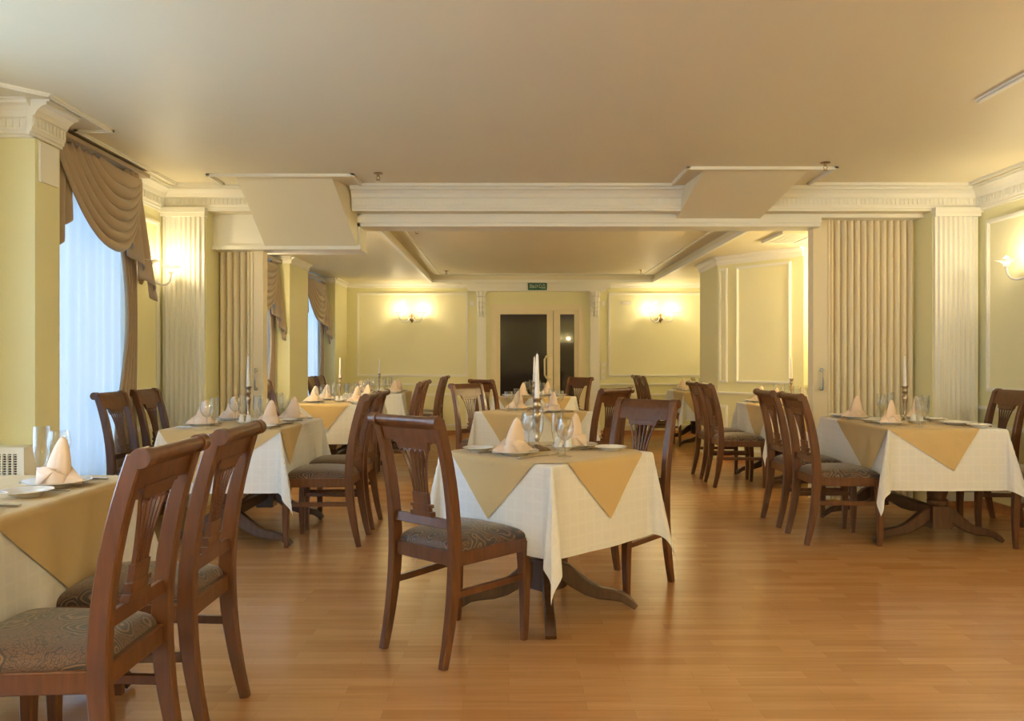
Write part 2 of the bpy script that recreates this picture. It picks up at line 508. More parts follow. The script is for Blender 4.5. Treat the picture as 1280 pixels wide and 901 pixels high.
# tray edge mouldings
t_ = MB()
for (x0, x1, y0, y1) in ((-1.25, -1.21, YP + .42, 12.5), (2.26, 2.3, YP + .42, 12.5), (-1.25, 2.3, 12.46, 12.5)):
    t_.box(x0, x1, y0, y1, HS - .012, HS + .03)
for (x0, x1, y0, y1) in ((-1.10, -1.07, YP + .42, 12.3), (2.1, 2.13, YP + .42, 12.3), (-1.10, 2.13, 12.3, 12.33)):
    t_.box(x0, x1, y0, y1, HT - .012, HT)
trim(t_)

# flat beads on the front ceiling
def beads(pts, wd=.028):
    m = MB()
    for (a, b_) in zip(pts[:-1], pts[1:]):
        a = Vector(a); b_ = Vector(b_); d = (b_ - a).normalized(); n = Vector((-d.y, d.x)) * wd / 2; e = d * wd / 2
        for h, k in ((.012, 1), (.02, .45)):
            q = [a - e + n * k, a - e - n * k, b_ + e - n * k, b_ + e + n * k]
            m.prism([(v.x, v.y) for v in q], HC - h, HC)
    trim(m)
beads([(-2.66, YB + .1), (-2.66, 4.0), (-2.45, 4.22), (-2.45, 4.88), (-2.66, 4.88), (-2.66, 6.33), (-2.29, 6.33), (-2.29, 6.03), (-1.19, 6.03), (-1.19, 6.35), (1.315, 6.35), (1.315, 5.81), (2.4, 5.81), (2.4, 6.33), (3.68, 6.33), (3.68, YB + .1)])
beads([(2.56, 4.29), (2.56, 2.6), (3.3, 2.6)], .045)

# fluted pilasters
def pilaster(x0, x1, yf, top, nfl=8, cap=True):
    m = MB()
    m.box(x0, x1, yf - .03, yf, 0, top)
    m.box(x0 - .008, x1 + .008, yf - .045, yf, 0, .17).box(x0 - .004, x1 + .004, yf - .038, yf, .17, .20)
    wd = (x1 - x0 - .03) / nfl
    for i in range(nfl):
        xa = x0 + .015 + i * wd
        pts = [(xa + wd * .12 + wd * .6 * k / 6, .018 * math.sin(PI * k / 6)) for k in range(7)]
        m.slab([(p[0], p[1]) for p in pts], (0, yf - .03, .24), (1, 0, 0), (0, -1, 0), (0, 0, 1), top - .30)
    m.box(x0 - .012, x1 + .012, yf - .06, yf, top - .06, top - .03).box(x0 - .02, x1 + .02, yf - .075, yf, top - .03, top + .01)
    trim(m, smooth=30)
pilaster(-2.84, -2.50, YP, 2.44)
pilaster(3.50, 3.85, YP, 2.44)

# wall panel frames
def frame_on(p0, ax, nrm, u0, u1, z0, z1, wd=.035, m=None):
    own = m is None
    if own: m = MB()
    p0 = Vector(p0); ax = Vector(ax); nrm = Vector(nrm)
    for k, th in ((1, .012), (.5, .022)):
        wk = wd * k; o = (wd - wk) / 2
        for (a, b_, c_, d_) in ((u0 + o, u1 - o, z0 + o, z0 + o + wk), (u0 + o, u1 - o, z1 - o - wk, z1 - o), (u0 + o, u0 + o + wk, z0 + o + wk, z1 - o - wk), (u1 - o - wk, u1 - o, z0 + o + wk, z1 - o - wk)):
            m.slab([(a, c_), (b_, c_), (b_, d_), (a, d_)], p0, ax, (0, 0, 1), nrm, th)
    if own: trim(m)
    return m
def rail_on(p0, ax, nrm, u0, u1, z):
    m = MB(); p0 = Vector(p0); ax = Vector(ax); nrm = Vector(nrm)
    for (za, zb, th) in ((z - .03, z, .012), (z - .022, z - .008, .026)):
        m.slab([(u0, za), (u1, za), (u1, zb), (u0, zb)], p0, ax, (0, 0, 1), nrm, th)
    trim(m)
def panel_fill(p0, ax, nrm, u0, u1, z0, z1, m):
    m.slab([(u0, z0), (u1, z0), (u1, z1), (u0, z1)], Vector(p0), Vector(ax), (0, 0, 1), Vector(nrm), .004)

# right wall
P, A, N = (XR, 0, 0), (0, 1, 0), (-1, 0, 0)
fill = MB()
for (a, b_) in ((4.3, 6.40), (1.9, 4.0), (-.5, 1.6), (-3.0, -.8)):
    frame_on(P, A, N, a, b_, .95, 2.33); frame_on(P, A, N, a, b_, .14, .69); panel_fill(P, A, N, a + .03, b_ - .03, .98, 2.30, fill)
trim(fill, M['panel'])
rail_on(P, A, N, YB, YP, .83)
# left wall
P, N = (XL, 0, 0), (1, 0, 0)
for (a, b_) in ((6.03, 6.45), (-.35, 1.05), (3.7, 4.3)):
    frame_on(P, A, N, a, b_, .95, 2.33); frame_on(P, A, N, a, b_, .14, .69)
rail_on(P, A, N, 5.98, YP, .83)
rail_on(P, A, N, 9.32, 9.47, .83)
# far wall
P, A, N = (0, YF, 0), (1, 0, 0), (0, -1, 0)
fill = MB()
for (a, b_) in ((-2.45, -.66), (1.60, 3.26)):
    frame_on(P, A, N, a, b_, .94, 2.29); frame_on(P, A, N, a, b_, .14, .67); panel_fill(P, A, N, a + .03, b_ - .03, .97, 2.26, fill)
trim(fill, M['panel'])
rail_on(P, A, N, -2.61, -.54, .83)
rail_on(P, A, N, 1.46, XR, .83)
# angled wall
dv = Vector((3.22 - 2.51, 8.65 - 9.53, 0)); Ld = dv.length; dv.normalize(); N3 = Vector((nd.x, nd.y, 0))
fill = MB()
for (a, b_) in ((.03, .15), (.27, .98)):
    frame_on((2.51, 9.53, 0), dv, N3, a, b_, .94, 2.30, .03); frame_on((2.51, 9.53, 0), dv, N3, a, b_, .14, .67, .03)
    panel_fill((2.51, 9.53, 0), dv, N3, a + .03, b_ - .03, .97, 2.27, fill)
trim(fill, M['panel'])
rail_on((2.51, 9.53, 0), dv, N3, 0, Ld, .83)

# skirtings in wood
def skirting(name, p0, p1, nrm, h=.075):
    p0 = Vector(p0); p1 = Vector(p1); nrm = Vector(nrm); m = MB()
    for th, z in ((.022, h * .55), (.014, h)):
        q = [p0, p1, p1 + nrm * th, p0 + nrm * th]
        m.prism([(v.x, v.y) for v in q], 0, z)
    struct(m, name, M['skirting'])
skirting('baseboard_right', (XR, YB), (XR, YP), (-1, 0))
skirting('baseboard_left', (XL, YB), (XL, 4.38), (1, 0))
skirting('baseboard_far', (XL, YF), (DX0 - .02, YF), (0, -1))
skirting('baseboard_far_right', (DX1 + .02, YF), (XR, YF), (0, -1))
skirting('baseboard_angled', (2.51, 9.53), (3.22, 8.65), nd)
skirting('baseboard_pilaster', (3.49, YP - .045), (XR, YP - .045), (0, -1), .05)
skirting('baseboard_window', (XL, 4.62), (XL, YP), (1, 0))
skirting('baseboard_pier', (-2.62, 9.47), (-2.62, 10.33), (1, 0))

# far wall: entablature and carved pilasters round the door
m = MB().box(-.72, 1.62, YF - .14, YF, 2.36, HS).box(-.66, 1.56, YF - .12, YF, 2.31, 2.36)
m.box(-.74, 1.64, YF - .16, YF, 2.415, HS)
trim(m)
for xc in (-.44, 1.385):
    m = MB().box(xc - .075, xc + .075, YF - .045, YF, 0, 2.31).box(xc - .09, xc + .09, YF - .06, YF, 0, .16)
    # carved corbel: stacked scrolls
    for i, (z, r, pr) in enumerate(((2.27, .05, .12), (2.18, .042, .10), (2.10, .036, .085), (2.02, .032, .075), (1.95, .026, .065))):
        for sx in (-.04, 0, .04):
            m.lathe([(0, -.05), (r * .6, -.04), (r * .8, 0), (r * .55, .035), (0, .045)], 10, (xc + sx, YF - pr + abs(sx) * .3, z))
    m.box(xc - .095, xc + .095, YF - .13, YF, 2.285, 2.315)
    trim(m, smooth=40)

# door
d = thing('door_1', '', 'door'); del d['label']; del d['category']; d['kind'] = 'structure'
m = MB().box(DX0, DX0 + .09, YF - .02, YF + .12, 0, DZ).box(DX1 - .09, DX1, YF - .02, YF + .12, 0, DZ).box(DX0 + .09, DX1 - .09, YF - .02, YF + .12, DZ - .09, DZ)
m.box(DX0 + .03, DX0 + .085, YF - .032, YF - .0205, 0, DZ - .03).box(DX1 - .085, DX1 - .03, YF - .032, YF - .0205, 0, DZ - .03).box(DX0 + .085, DX1 - .085, YF - .032, YF - .0205, DZ - .09, DZ - .03)
m.build('door_frame', M['door_paint'], d)
def leaf(x0, x1, g0, g1):
    m = MB().box(x0, g0, YF, YF + .05, .02, DZ - .09).box(g1, x1, YF, YF + .05, .02, DZ - .09)
    m.box(g0, g1, YF, YF + .05, .02, .22).box(g0, g1, YF, YF + .05, 1.945, DZ - .09)
    for k in (0, .012):
        m.box(g0 - .02 + k, g0 - .006 + k, YF - .01 + k * .4, YF, .2, 1.965).box(g1 + .006 - k, g1 + .02 - k, YF - .01 + k * .4, YF, .2, 1.965)
    lf = m.build('door_leaf', M['door_paint'], d)
    MB().box(g0, g1, YF + .02, YF + .03, .22, 1.945).build('glass_pane', M['dark_glass'], lf)
    return lf
lf = leaf(-.195, .715, -.145, .62)
leaf(.725, 1.125, .82, 1.06)
hp = [(.69, YF, 1.28), (.66, YF - .035, 1.28), (.60, YF - .06, 1.265), (.575, YF - .065, 1.22), (.575, YF - .065, .97), (.60, YF - .06, .925), (.66, YF - .035, .91), (.69, YF, .91)]
MB().tube(hp, .016, 10).build('door_handle', M['door_paint'], lf, 60)
struct(MB().box(DX0, DX1, YF + .5, YF + .52, 0, 2.2), 'wall_corridor', M['dark'])

# windows and daylight
for i, (a, b_) in enumerate(WIN):
    wn = bpy.data.objects.new('window_%d' % (i + 1), None); COL.objects.link(wn); wn['kind'] = 'structure'
    m = MB(); x0, x1 = XL - .24, XL - .18
    m.box(x0, x1, a, a + .06, WZ0, WZ1).box(x0, x1, b_ - .06, b_, WZ0, WZ1).box(x0, x1, a, b_, WZ0, WZ0 + .06).box(x0, x1, a, b_, WZ1 - .06, WZ1)
    m.box(x0, x1, (a + b_) / 2 - .03, (a + b_) / 2 + .03, WZ0, WZ1)
    m.build('window_frame', M['plastic'], wn)
    MB().box(XL - .215, XL - .21, a + .05, b_ - .05, WZ0 + .05, WZ1 - .05).build('pane', M['glass'], wn)
    MB().box(XL - .2, XL - .005, a, b_, WZ0 - .02, WZ0 + .015).build('window_sill', M['white'], wn)
    ld = bpy.data.lights.new('daylight', 'AREA'); ld.shape = 'RECTANGLE'; ld.size = WZ1 - WZ0; ld.size_y = b_ - a
    ld.energy = DAY_W * (5.0 if i < 2 else 1.0) * (b_ - a) * (WZ1 - WZ0); ld.color = (0.50, 0.72, 1.0)
    lo = bpy.data.objects.new('daylight', ld); COL.objects.link(lo)
    lo.location = (XL - .34, (a + b_) / 2, (WZ0 + WZ1) / 2); lo.rotation_euler = (0, R(-90), 0)
    ld.cycles.use_multiple_importance_sampling = True

# ------------------------------------------------------------------ sheers and curtains
def sheer_curtain(a, b_, label, z1=2.50, n=9, x=-2.835):
    L = b_ - a; k = int(L * 9)
    def fn(u, v):
        y = a + L * u
        amp = .012 + .010 * v
        return (x + amp * math.sin(2 * PI * k * u + .6 * math.sin(9 * u)) + .006 * math.sin(31 * u), y, z1 - v * (z1 - .02))
    o = MB().grid(fn, k * 10, 6).build('sheer_curtain', M['sheer'], smooth=180)
    tag(o, label, 'curtain', 'sheer white window curtains')
sheer_curtain(4.68, 5.84, 'thin white sheer curtain glowing blue behind the nearest swagged drapes')
sheer_curtain(7.2, 9.4, 'thin white sheer curtain just behind the left folding partition')
sheer_curtain(10.4, 11.8, 'thin white sheer curtain at the window nearest the far wall')
sheer_curtain(1.15, 3.65, 'thin white sheer curtain beside the left foreground table')
sheer_curtain(-2.35, -.45, 'thin white sheer curtain at the window behind the camera')

def drapes(a, b_, label, top=2.575):
    """swag between a and b_ with a cascading tail on each side and a gathered panel"""
    t = thing('curtain', label, 'curtain', (XL + .06, (a + b_) / 2, top), 0, 'taupe swagged drapes on the left')
    ym = (a + b_) / 2; L = b_ - a
    X0 = 0.0
    # swag: folds start spread along the rail and gather at the far end
    def swag(u, v):
        y0 = -L / 2 + .02 + (1 - v) * .50 * L; y1 = L / 2 - .01
        w_ = u ** (1 - .18 * v)
        yy = y0 + (y1 - y0) * w_
        sag = .03 + .50 * v ** .85
        z = -.01 - (.03 + .12 * v) * u - sag * (1 - abs(2 * u ** .92 - 1) ** 2.3) * (1 if u < 1 else 0)
        ph = v * 2 * PI * 6.5
        fold = .020 * math.sin(ph) * min(1, v * 4 + .1) * (.3 + .7 * math.sin(PI * u) ** .6)
        return (.05 + .08 * math.sin(PI * u) * (.3 + .7 * v) * (1 - .35 * v) + fold + .02 * u, yy, z + .012 * math.cos(ph))
    MB().grid(swag, 48, 110).build('swag', M['curtain'], t, 180, solid=.004)
    def tail(ya, yb_, la, lb_, x0, spread, npl):
        # cascade of stepped pleats; hem runs from length la to lb_
        def fn(u, v):
            q = u * npl; k = math.floor(q); f = q - k
            zig = f * 1.5 if f < .667 else 1 - (f - .667) * 3 * .55 + 0
            pos = (k + zig) / npl if f < .667 else (k + 1 - .45 * math.sin(PI * (f - .667) * 3)) / npl
            ln = la + (lb_ - la) * u
            yy = ya + (yb_ - ya) * pos * (.62 + .38 * v)
            xx = x0 + .030 * math.sin(2 * PI * f) * (.5 + .7 * v) + spread * v * u
            return (xx, yy, .0 - v * ln)
        MB().grid(fn, 72, 24).build('tail', M['curtain'], t, 180, solid=.004)
    tail(L / 2 - .26, L / 2 + .10, .50, .93, .06, .08, 3)
    tail(-L / 2 + .26, -L / 2 - .02, .46, .90, .03, .0, 3)
    # gathered panel drawn to the far side
    def panel(y0, y1):
        def fn(u, v):
            pin = 1 - .55 * math.sin(PI * min(1, v * 1.25)) ** 2
            yc = y1 - (y1 - y0) * (1 - u) * pin - .03
            return (X0 + .012 + .018 * math.sin(2 * PI * 5 * u) + .012 * v, yc, -.02 - v * (top - .05))
        MB().grid(fn, 60, 20).build('side_panel', M['curtain'], t, 180, solid=.003)
    panel(L / 2 - .30, L / 2 + .05)
    MB().box(-.02, .10, -L / 2 - .04, L / 2 + .06, -.005, .022).build('pelmet_rail', M['curtain'], t)
drapes(4.74, 5.90, 'taupe swag and tail drapes at the nearest visible window')
drapes(7.6, 9.38, 'taupe swag drapes half hidden behind the left folding partition', 2.36)
drapes(10.6, 11.84, 'small-looking taupe swag drapes between the two far piers', 2.36)

# ------------------------------------------------------------------ folding partitions
def folding(name_label, x0, x1, xl0, xl1, top, yc, hx):
    t = thing('folding_partition', name_label, 'partition', ((x0 + x1) / 2, yc, 0), 0, 'cream folding partitions')
    cx = (x0 + x1) / 2; L = abs(x1 - x0); n = max(4, int(round(L / .058)))
    lo = min(x0, x1)
    def prof(u):
        ph = (u * n) % 1.0
        return -.05 * math.sin(PI * ph) ** .6
    pts = [(lo - cx + L * i / (n * 10), prof(i / (n * 10))) for i in range(n * 10 + 1)]
    poly = pts + [(pts[-1][0], .02), (pts[0][0], .02)]
    m = MB(); k = len(pts)
    vs = [(p[0], p[1], .015) for p in pts] + [(p[0], p[1], top) for p in pts]
    m.add(vs, [(i, i + 1, k + i + 1, k + i) for i in range(k - 1)])
    m.box(pts[0][0], pts[-1][0], .004, .03, .015, top)
    m.build('folds', M['partition'], t, 50)
    a, b_ = min(xl0, xl1) - cx, max(xl0, xl1) - cx
    lf = MB().box(a, b_, -.07, .03, .015, top).box(a - .006, a + .012, -.08, .04, .015, top).box(b_ - .012, b_ + .006, -.08, .04, .015, top).build('leaf', M['partition'], t)
    h = MB().tube([(hx - cx, -.07, 1.12), (hx - cx, -.11, 1.115), (hx - cx, -.115, 1.03), (hx - cx, -.11, .965), (hx - cx, -.07, .96)], .007, 8)
    for z in (1.12, .96): h.lathe([(0, -.016), (.014, -.012), (.016, 0), (.014, .012), (0, .016)], 10, (hx - cx, -.085, z))
    h.build('handle', M['steel_knob'], lf, 40)
folding('cream pleated folding partition gathered against the right pilaster', 2.74, 3.48, 2.60, 2.735, 2.41, YP + .30, 2.665)
folding('cream pleated folding partition gathered behind the left pilaster', -2.489, -2.20, -2.195, -2.10, 2.145, YP + .30, -2.155)

# ------------------------------------------------------------------ sconces
def make_sconce():
    """local: wall plane at y=0, room towards -y"""
    t = thing('wall_sconce', 'x', 'lamp', (0, 0, 0), 0, 'two-armed wall sconces')
    m = MB()
    prof = [(0, -.075), (.012, -.07), (.018, -.05), (.034, -.03), (.05, 0), (.046, .03), (.02, .05), (.012, .07), (0, .075)]
    m.lathe(prof, 16, (0, -.02, 0)); m.tube([(0, 0, 0), (0, -.07, -.005)], .018, 10)
    m.build('backplate', M['brass'], t, 50)
    for s in (-1, 1):
        pts = []
        for k in range(17):
            a = PI * (1.15 - 1.15 * k / 16)
            pts.append((s * (.11 + .075 * -math.cos(PI * k / 16)), -.07 - .10 * math.sin(PI * .5 * k / 16), -.075 * math.sin(PI * k / 16) + .02 * k / 16))
        pts = [(s * .01, -.05, .01)] + pts + [(s * .19, -.17, .045)]
        arm = MB().tube(pts, .0085, 8).build('arm', M['porcelain'], t, 60)
        pr = [(.014, .035), (.02, .045), (.022, .06), (.035, .072), (.055, .085), (.070, .090)]
        cup = MB().lathe_open(pr, 32, (s * .19, -.17, 0), lambda a, j: 1 + (.16 * math.cos(6 * a) if j >= 4 else 0)).build('shade', M['frosted'], arm, 60, solid=.003)
        MB().lathe([(0, .055), (.011, .06), (.016, .075), (.019, .09), (.015, .104), (.006, .115), (0, .118)], 14, (s * .19, -.17, 0)).build('bulb', M['bulb'], arm, 60)
        ld = bpy.data.lights.new('bulb_light', 'POINT'); ld.energy = BULB_W; ld.color = WARM; ld.shadow_soft_size = .02
        lo = bpy.data.objects.new('bulb_light', ld); COL.objects.link(lo); lo.parent = t; lo.location = (s * .19, -.17, .142)
    return t
sc0 = None
SCN = [((-1.56, YF, 1.88), 0, 'lit two-armed sconce in the wall panel left of the door'),
       ((2.44, YF, 1.88), 0, 'lit two-armed sconce in the wall panel right of the door'),
       ((XL, 6.12, 1.86), R(90), 'lit two-armed sconce beside the near curtain on the left wall'),
       ((XR, 5.70, 1.86), R(-90), 'lit two-armed sconce on the right wall by the pilaster'),
       ((XR, 3.0, 1.86), R(-90), 'added two-armed fill sconce on the right wall beside the camera'),  # from here down: unseen sconces added to supply the ambient light
       ((XR, .5, 1.86), R(-90), 'added two-armed fill sconce on the right wall behind the camera'),
       ((XL, .3, 1.86), R(90), 'added two-armed fill sconce on the left wall behind the camera'),
       ((-.9, YB, 1.86), R(180), 'added two-armed fill sconce at the left of the back wall'),
       ((2.0, YB, 1.86), R(180), 'added two-armed fill sconce at the right of the back wall'),
       ((XR, -1.9, 1.86), R(-90), 'added two-armed fill sconce on the right wall near the back corner'),
       ((XL, -3.0, 1.86), R(90), 'added two-armed fill sconce on the left wall near the back corner'),
       ((XL, 7.08, 1.86), R(90), 'added two-armed fill sconce hidden beyond the left folding partition'),
       ((XR, 7.75, 1.86), R(-90), 'added two-armed fill sconce hidden beyond the right folding partition'),
       ((XR, 11.5, 1.86), R(-90), 'added unseen two-armed sconce on the right wall near the far corner')]
for p, rz, lb in SCN:
    o = make_sconce() if sc0 is None else copy_tree(sc0)
    if 'behind' in lb or 'back' in lb or 'beside the camera' in lb or 'beyond' in lb or 'far corner' in lb:
        for ch in o.children:
            if ch.type == 'LIGHT': ch.data = ch.data.copy(); ch.data.energy = BULB_FILL * (2.4 if 'beyond' in lb else .6 if 'far corner' in lb else 1)
    if sc0 is None: sc0 = o
    o.location = p; o.rotation_euler = (0, 0, rz); o['label'] = lb

# ------------------------------------------------------------------ exit sign, switches, sprinklers
t = thing('exit_sign', 'small green lit exit sign reading ВЫХОД above the door', 'sign', (.455, YF - .16, 2.375))
MB().box(-.15, .15, -.02, 0, -.055, .055).build('sign_box', M['sign_green'], t)
fc = bpy.data.curves.new('letters', 'FONT'); fc.body = 'ВЫХОД'; fc.size = .08; fc.align_x = 'CENTER'; fc.align_y = 'CENTER'; fc.extrude = .001; fc.offset = 0
to = bpy.data.objects.new('letters', fc); COL.objects.link(to)
dg = bpy.context.evaluated_depsgraph_get()
me = bpy.data.meshes.new_from_object(to.evaluated_get(dg)); bpy.data.objects.remove(to)
me.materials.clear(); me.materials.append(M['sign_text'])
lo = bpy.data.objects.new('letters', me); COL.objects.link(lo); lo.parent = t
lo.location = (0, -.0215, 0); lo.rotation_euler = (R(90), 0, 0); lo.scale = (.85, 1, 1)

def small_box(name, lb, cat, x, z, w_, h_, grp=None, inner=True):
    t = thing(name, lb, cat, (x, YF, z), 0, grp)
    MB().box(-w_ / 2, w_ / 2, -.014, 0, -h_ / 2, h_ / 2).build('housing', M['plastic'], t)
    if inner: MB().box(-w_ * .3, w_ * .3, -.02, -.014, -h_ * .3, h_ * .3).build('button', M['white'], t)
small_box('light_switch', 'white wall switch right of the door, topmost of three', 'switch', 1.525, 1.135, .085, .085, 'light switches right of the door')
small_box('light_switch', 'white wall switch right of the door, middle of three', 'switch', 1.525, 1.03, .085, .085, 'light switches right of the door')
small_box('light_switch', 'white wall switch right of the door, lowest of three', 'switch', 1.525, .925, .085, .085, 'light switches right of the door')
small_box('wall_sensor', 'small white sensor box high on the wall left of the door', 'sensor', -.595, 2.12, .07, .09)
small_box('wall_sensor', 'small white sensor box high on the wall right of the door', 'sensor', 1.525, 2.12, .07, .09)
small_box('wall_sensor', 'small white box in the right panel above the sconce', 'sensor', 2.37, 2.15, .07, .07)
small_box('wall_sensor', 'small white double box high at left of the right panel', 'sensor', 1.89, 2.13, .17, .06)
small_box('wall_sensor', 'small white box in the left panel above the sconce', 'sensor', -1.70, 2.15, .07, .10)
t = thing('wall_plate', 'blank white rectangular plate under the near pier capital', 'panel', (-2.62, 4.50, 2.31))
MB().box(0, .012, -.09, .09, -.11, .11).build('plate', M['white'], t)
MB().box(0, .016, -.085, -.075, -.115, -.10).build('screw_tab', M['plastic'], t)

def sprinkler(x, y, z, lb):
    t = thing('sprinkler', lb, 'sprinkler', (x, y, z), 0, 'ceiling fire sprinklers')
    MB().lathe([(.034, 0), (.036, -.006), (.02, -.01)], 18).build('rosette', M['brass'], t, 40)
    m = MB().tube([(0, 0, 0), (0, 0, -.028)], .010, 8)
    m.tube([(.010, 0, -.026), (.014, 0, -.038), (.003, 0, -.052)], .003, 6).tube([(-.010, 0, -.026), (-.014, 0, -.038), (-.003, 0, -.052)], .003, 6)
    m.lathe([(.002, -.050), (.017, -.053), (.017, -.056), (.002, -.058)], 14)
    m.build('nozzle', M['brass'], t, 40)
sprinkler(-.99, 6.0, HC, 'small brass sprinkler hanging from the ceiling left of centre')
sprinkler(2.27, 5.68, HC, 'small brass sprinkler beside the right sloping duct box')
sprinkler(-.94, 8.1, HT, 'small sprinkler just visible beyond the partition beam at left')
sprinkler(-.94, 11.9, HT, 'tiny sprinkler on the rear ceiling at far left')
sprinkler(1.97, 11.8, HT, 'tiny sprinkler on the rear ceiling above the right sconce')
t = thing('ceiling_vent', 'slatted white ceiling vent above the right folding partition edge', 'vent', (2.80, 7.9, HS))
MB().box(-.16, .16, -.30, .30, -.012, 0).build('backing', M['dark'], t)
m = MB().box(-.18, -.15, -.29, .29, -.03, 0).box(.15, .18, -.29, .29, -.03, 0).box(-.18, .18, -.32, -.29, -.03, 0).box(-.18, .18, .29, .32, -.03, 0)
for k in range(7): m.box(-.145 + .0415 * k, -.145 + .0415 * k + .025, -.29, .29, -.026, -.014)
m.build('slats', M['plastic'], t)

# radiator grille by the near pier
t = thing('radiator_cover', 'cream radiator cover with slotted grille under the near pier', 'radiator', (XL, 4.23, 0))
m = MB().box(.0, .27, .0, .14, .70, .735).box(.0, .03, .0, .14, 0, .70).box(.24, .27, .0, .14, 0, .70).box(.03, .24, 0, .14, 0, .10)
m.build('casing', M['white'], t)
MB().box(.03, .24, .03, .04, .10, .70).build('backing', M['dark'], t)
m = MB()
for k in range(8): m.box(.03 + k * .0288, .03 + k * .0288 + .0085, 0, .012, .10, .70)
for k in range(46): m.box(.03, .24, .002, .010, .10 + k * .0131, .10 + k * .0131 + .0045)
m.build('grille', M['white'], t)

# ------------------------------------------------------------------ chair
def yb(z):
    if z < .43: return -.205 - .065 * ((.43 - z) / .43) ** 1.7
    return -.205 - .095 * ((z - .43) / .54) ** 2.0
def make_chair():
    t = thing('dining_chair', 'x', 'chair')
    w = M['wood']
    for s in (-1, 1):
        zs = [0, .08, .16, .24, .32, .40, .48, .56, .64, .72, .79, .85, .90, .94, .965]
        pts = [(s * .176, yb(z), z) for z in zs] + [(s * .176, -.318, .985), (s * .176, -.335, .983)]
        sz = []
        for z in zs:
            if z < .4: sz.append((.0150 + .004 * z / .4, .0165 + .012 * z / .4))
            else: sz.append((.0185, .0275 - .006 * (z - .4) / .57))
        pts = pts[:len(zs)]
        m = MB().sweep(pts, sz, (1, 0, 0))
        m.tube([(s * .1555, -.314, .962), (s * .1968, -.314, .962)], .0255, 22)
        m.build('back_leg', w, t, 35)
        # front leg: tapered with a slight sabre sweep
        fp = [(s * .200, .185 + .012 * math.sin(PI * k / 8) + .010 * (1 - k / 8) ** 2 - .004, .43 * k / 8) for k in range(9)]
        fz = [(.0135 + .0105 * (k / 8) ** .8, .0135 + .0105 * (k / 8) ** .8) for k in range(9)]
        MB().sweep(fp, fz, (1, 0, 0)).build('front_leg', w, t, 35)
        MB().sweep([(s * .178, -.215, .275), (s * .200, .185, .275)], (.009, .014), (1, 0, 0)).build('stretcher', w, t, 35)
    # crest rail: curved in section, rolled over at the top
    prof = []
    zc = [.875, .89, .91, .93, .945]
    f_ = [(yb(z) + .012, z) for z in zc]; b_ = [(yb(z) - .010, z) for z in zc]
    arc = [(-.316 + .0185 * math.cos(a), .964 + .0185 * math.sin(a)) for a in [R(x) for x in (20, 50, 80, 110, 140, 170, 200, 230, 260)]]
    prof = f_ + arc + b_[::-1][1:]
    m = MB(); n = len(prof)
    vs = [(-.160, y, z) for y, z in prof] + [(.160, y, z) for y, z in prof]
    m.add(vs, [tuple(range(n)), tuple(range(n, 2 * n))[::-1]] + [(i, (i + 1) % n, n + (i + 1) % n, n + i) for i in range(n)])
    m.build('crest_rail', w, t, 35)
    # lower back rail
    MB().sweep([(-.162, yb(.55), .55), (.162, yb(.55), .55)], (.020, .010), (0, .12, 1)).build('back_rail', w, t, 35)
    # splat: shoe, solid base, fanned slats, head
    m = MB()
    def plate(x0b, x1b, zb, x0t, x1t, zt, th=.008):
        vs = [(x0b, yb(zb) - th, zb), (x1b, yb(zb) - th, zb), (x1b, yb(zb) + th, zb), (x0b, yb(zb) + th, zb), (x0t, yb(zt) - th, zt), (x1t, yb(zt) - th, zt), (x1t, yb(zt) + th, zt), (x0t, yb(zt) + th, zt)]
        m.add(vs, [(0, 1, 2, 3), (4, 7, 6, 5), (0, 4, 5, 1), (1, 5, 6, 2), (2, 6, 7, 3), (3, 7, 4, 0)])
    plate(-.062, .062, .568, -.062, .062, .588, .012)
    plate(-.048, .048, .588, -.048, .048, .604, .010)
    plate(-.058, .058, .604, -.058, .058, .618, .011)
    plate(-.042, .042, .618, -.044, .044, .665, .009)
    def head(x): return 1
    def xk(k, z):
        q = (z - .66) / .185
        b0 = -.0385 + .0154 * k; t0 = -.080 + .032 * k
        return b0 + (t0 - b0) * (q ** 2.1)
    for k in range(6):
        zs = [.66 + .185 * i / 9 for i in range(10)]
        m.sweep([(xk(k, z), yb(z), z) for z in zs], (.0034, .0048), (1, 0, 0), .2)
    for k in range(5):   # little arches that close the gaps
        xa, xb = xk(k, .835), xk(k + 1, .835); 
        for i in range(4):
            a0, a1 = i / 4, (i + 1) / 4
            za = .832 + .018 * math.sin(PI * a0); zb = .832 + .018 * math.sin(PI * a1)
            x0, x1 = xa + (xb - xa) * a0, xa + (xb - xa) * a1
            vs = [(x0, yb(.85) - .008, za), (x1, yb(.85) - .008, zb), (x1, yb(.85) - .008, .862), (x0, yb(.85) - .008, .862)]
            vs += [(p[0], p[1] + .016, p[2]) for p in vs]
            m.add(vs, [(0, 1, 2, 3), (7, 6, 5, 4), (0, 4, 5, 1), (2, 6, 7, 3), (0, 3, 7, 4), (1, 5, 6, 2)])
    plate(-.086, .086, .842, -.094, .094, .868, .009)
    plate(-.100, .100, .868, -.100, .100, .880, .013)
    m.build('splat', w, t, 35)
    # seat frame
    m = MB()
    m.sweep([(-.19, -.205, .415), (.19, -.205, .415)], (.028, .011), (0, 0, 1))
    m.sweep([(-.215, .193, .415), (.215, .193, .415)], (.028, .011), (0, 0, 1))
    for s in (-1, 1): m.sweep([(s * .180, -.215, .415), (s * .209, .200, .415)], (.028, .011), (0, 0, 1))
    m.build('seat_frame', w, t, 35)
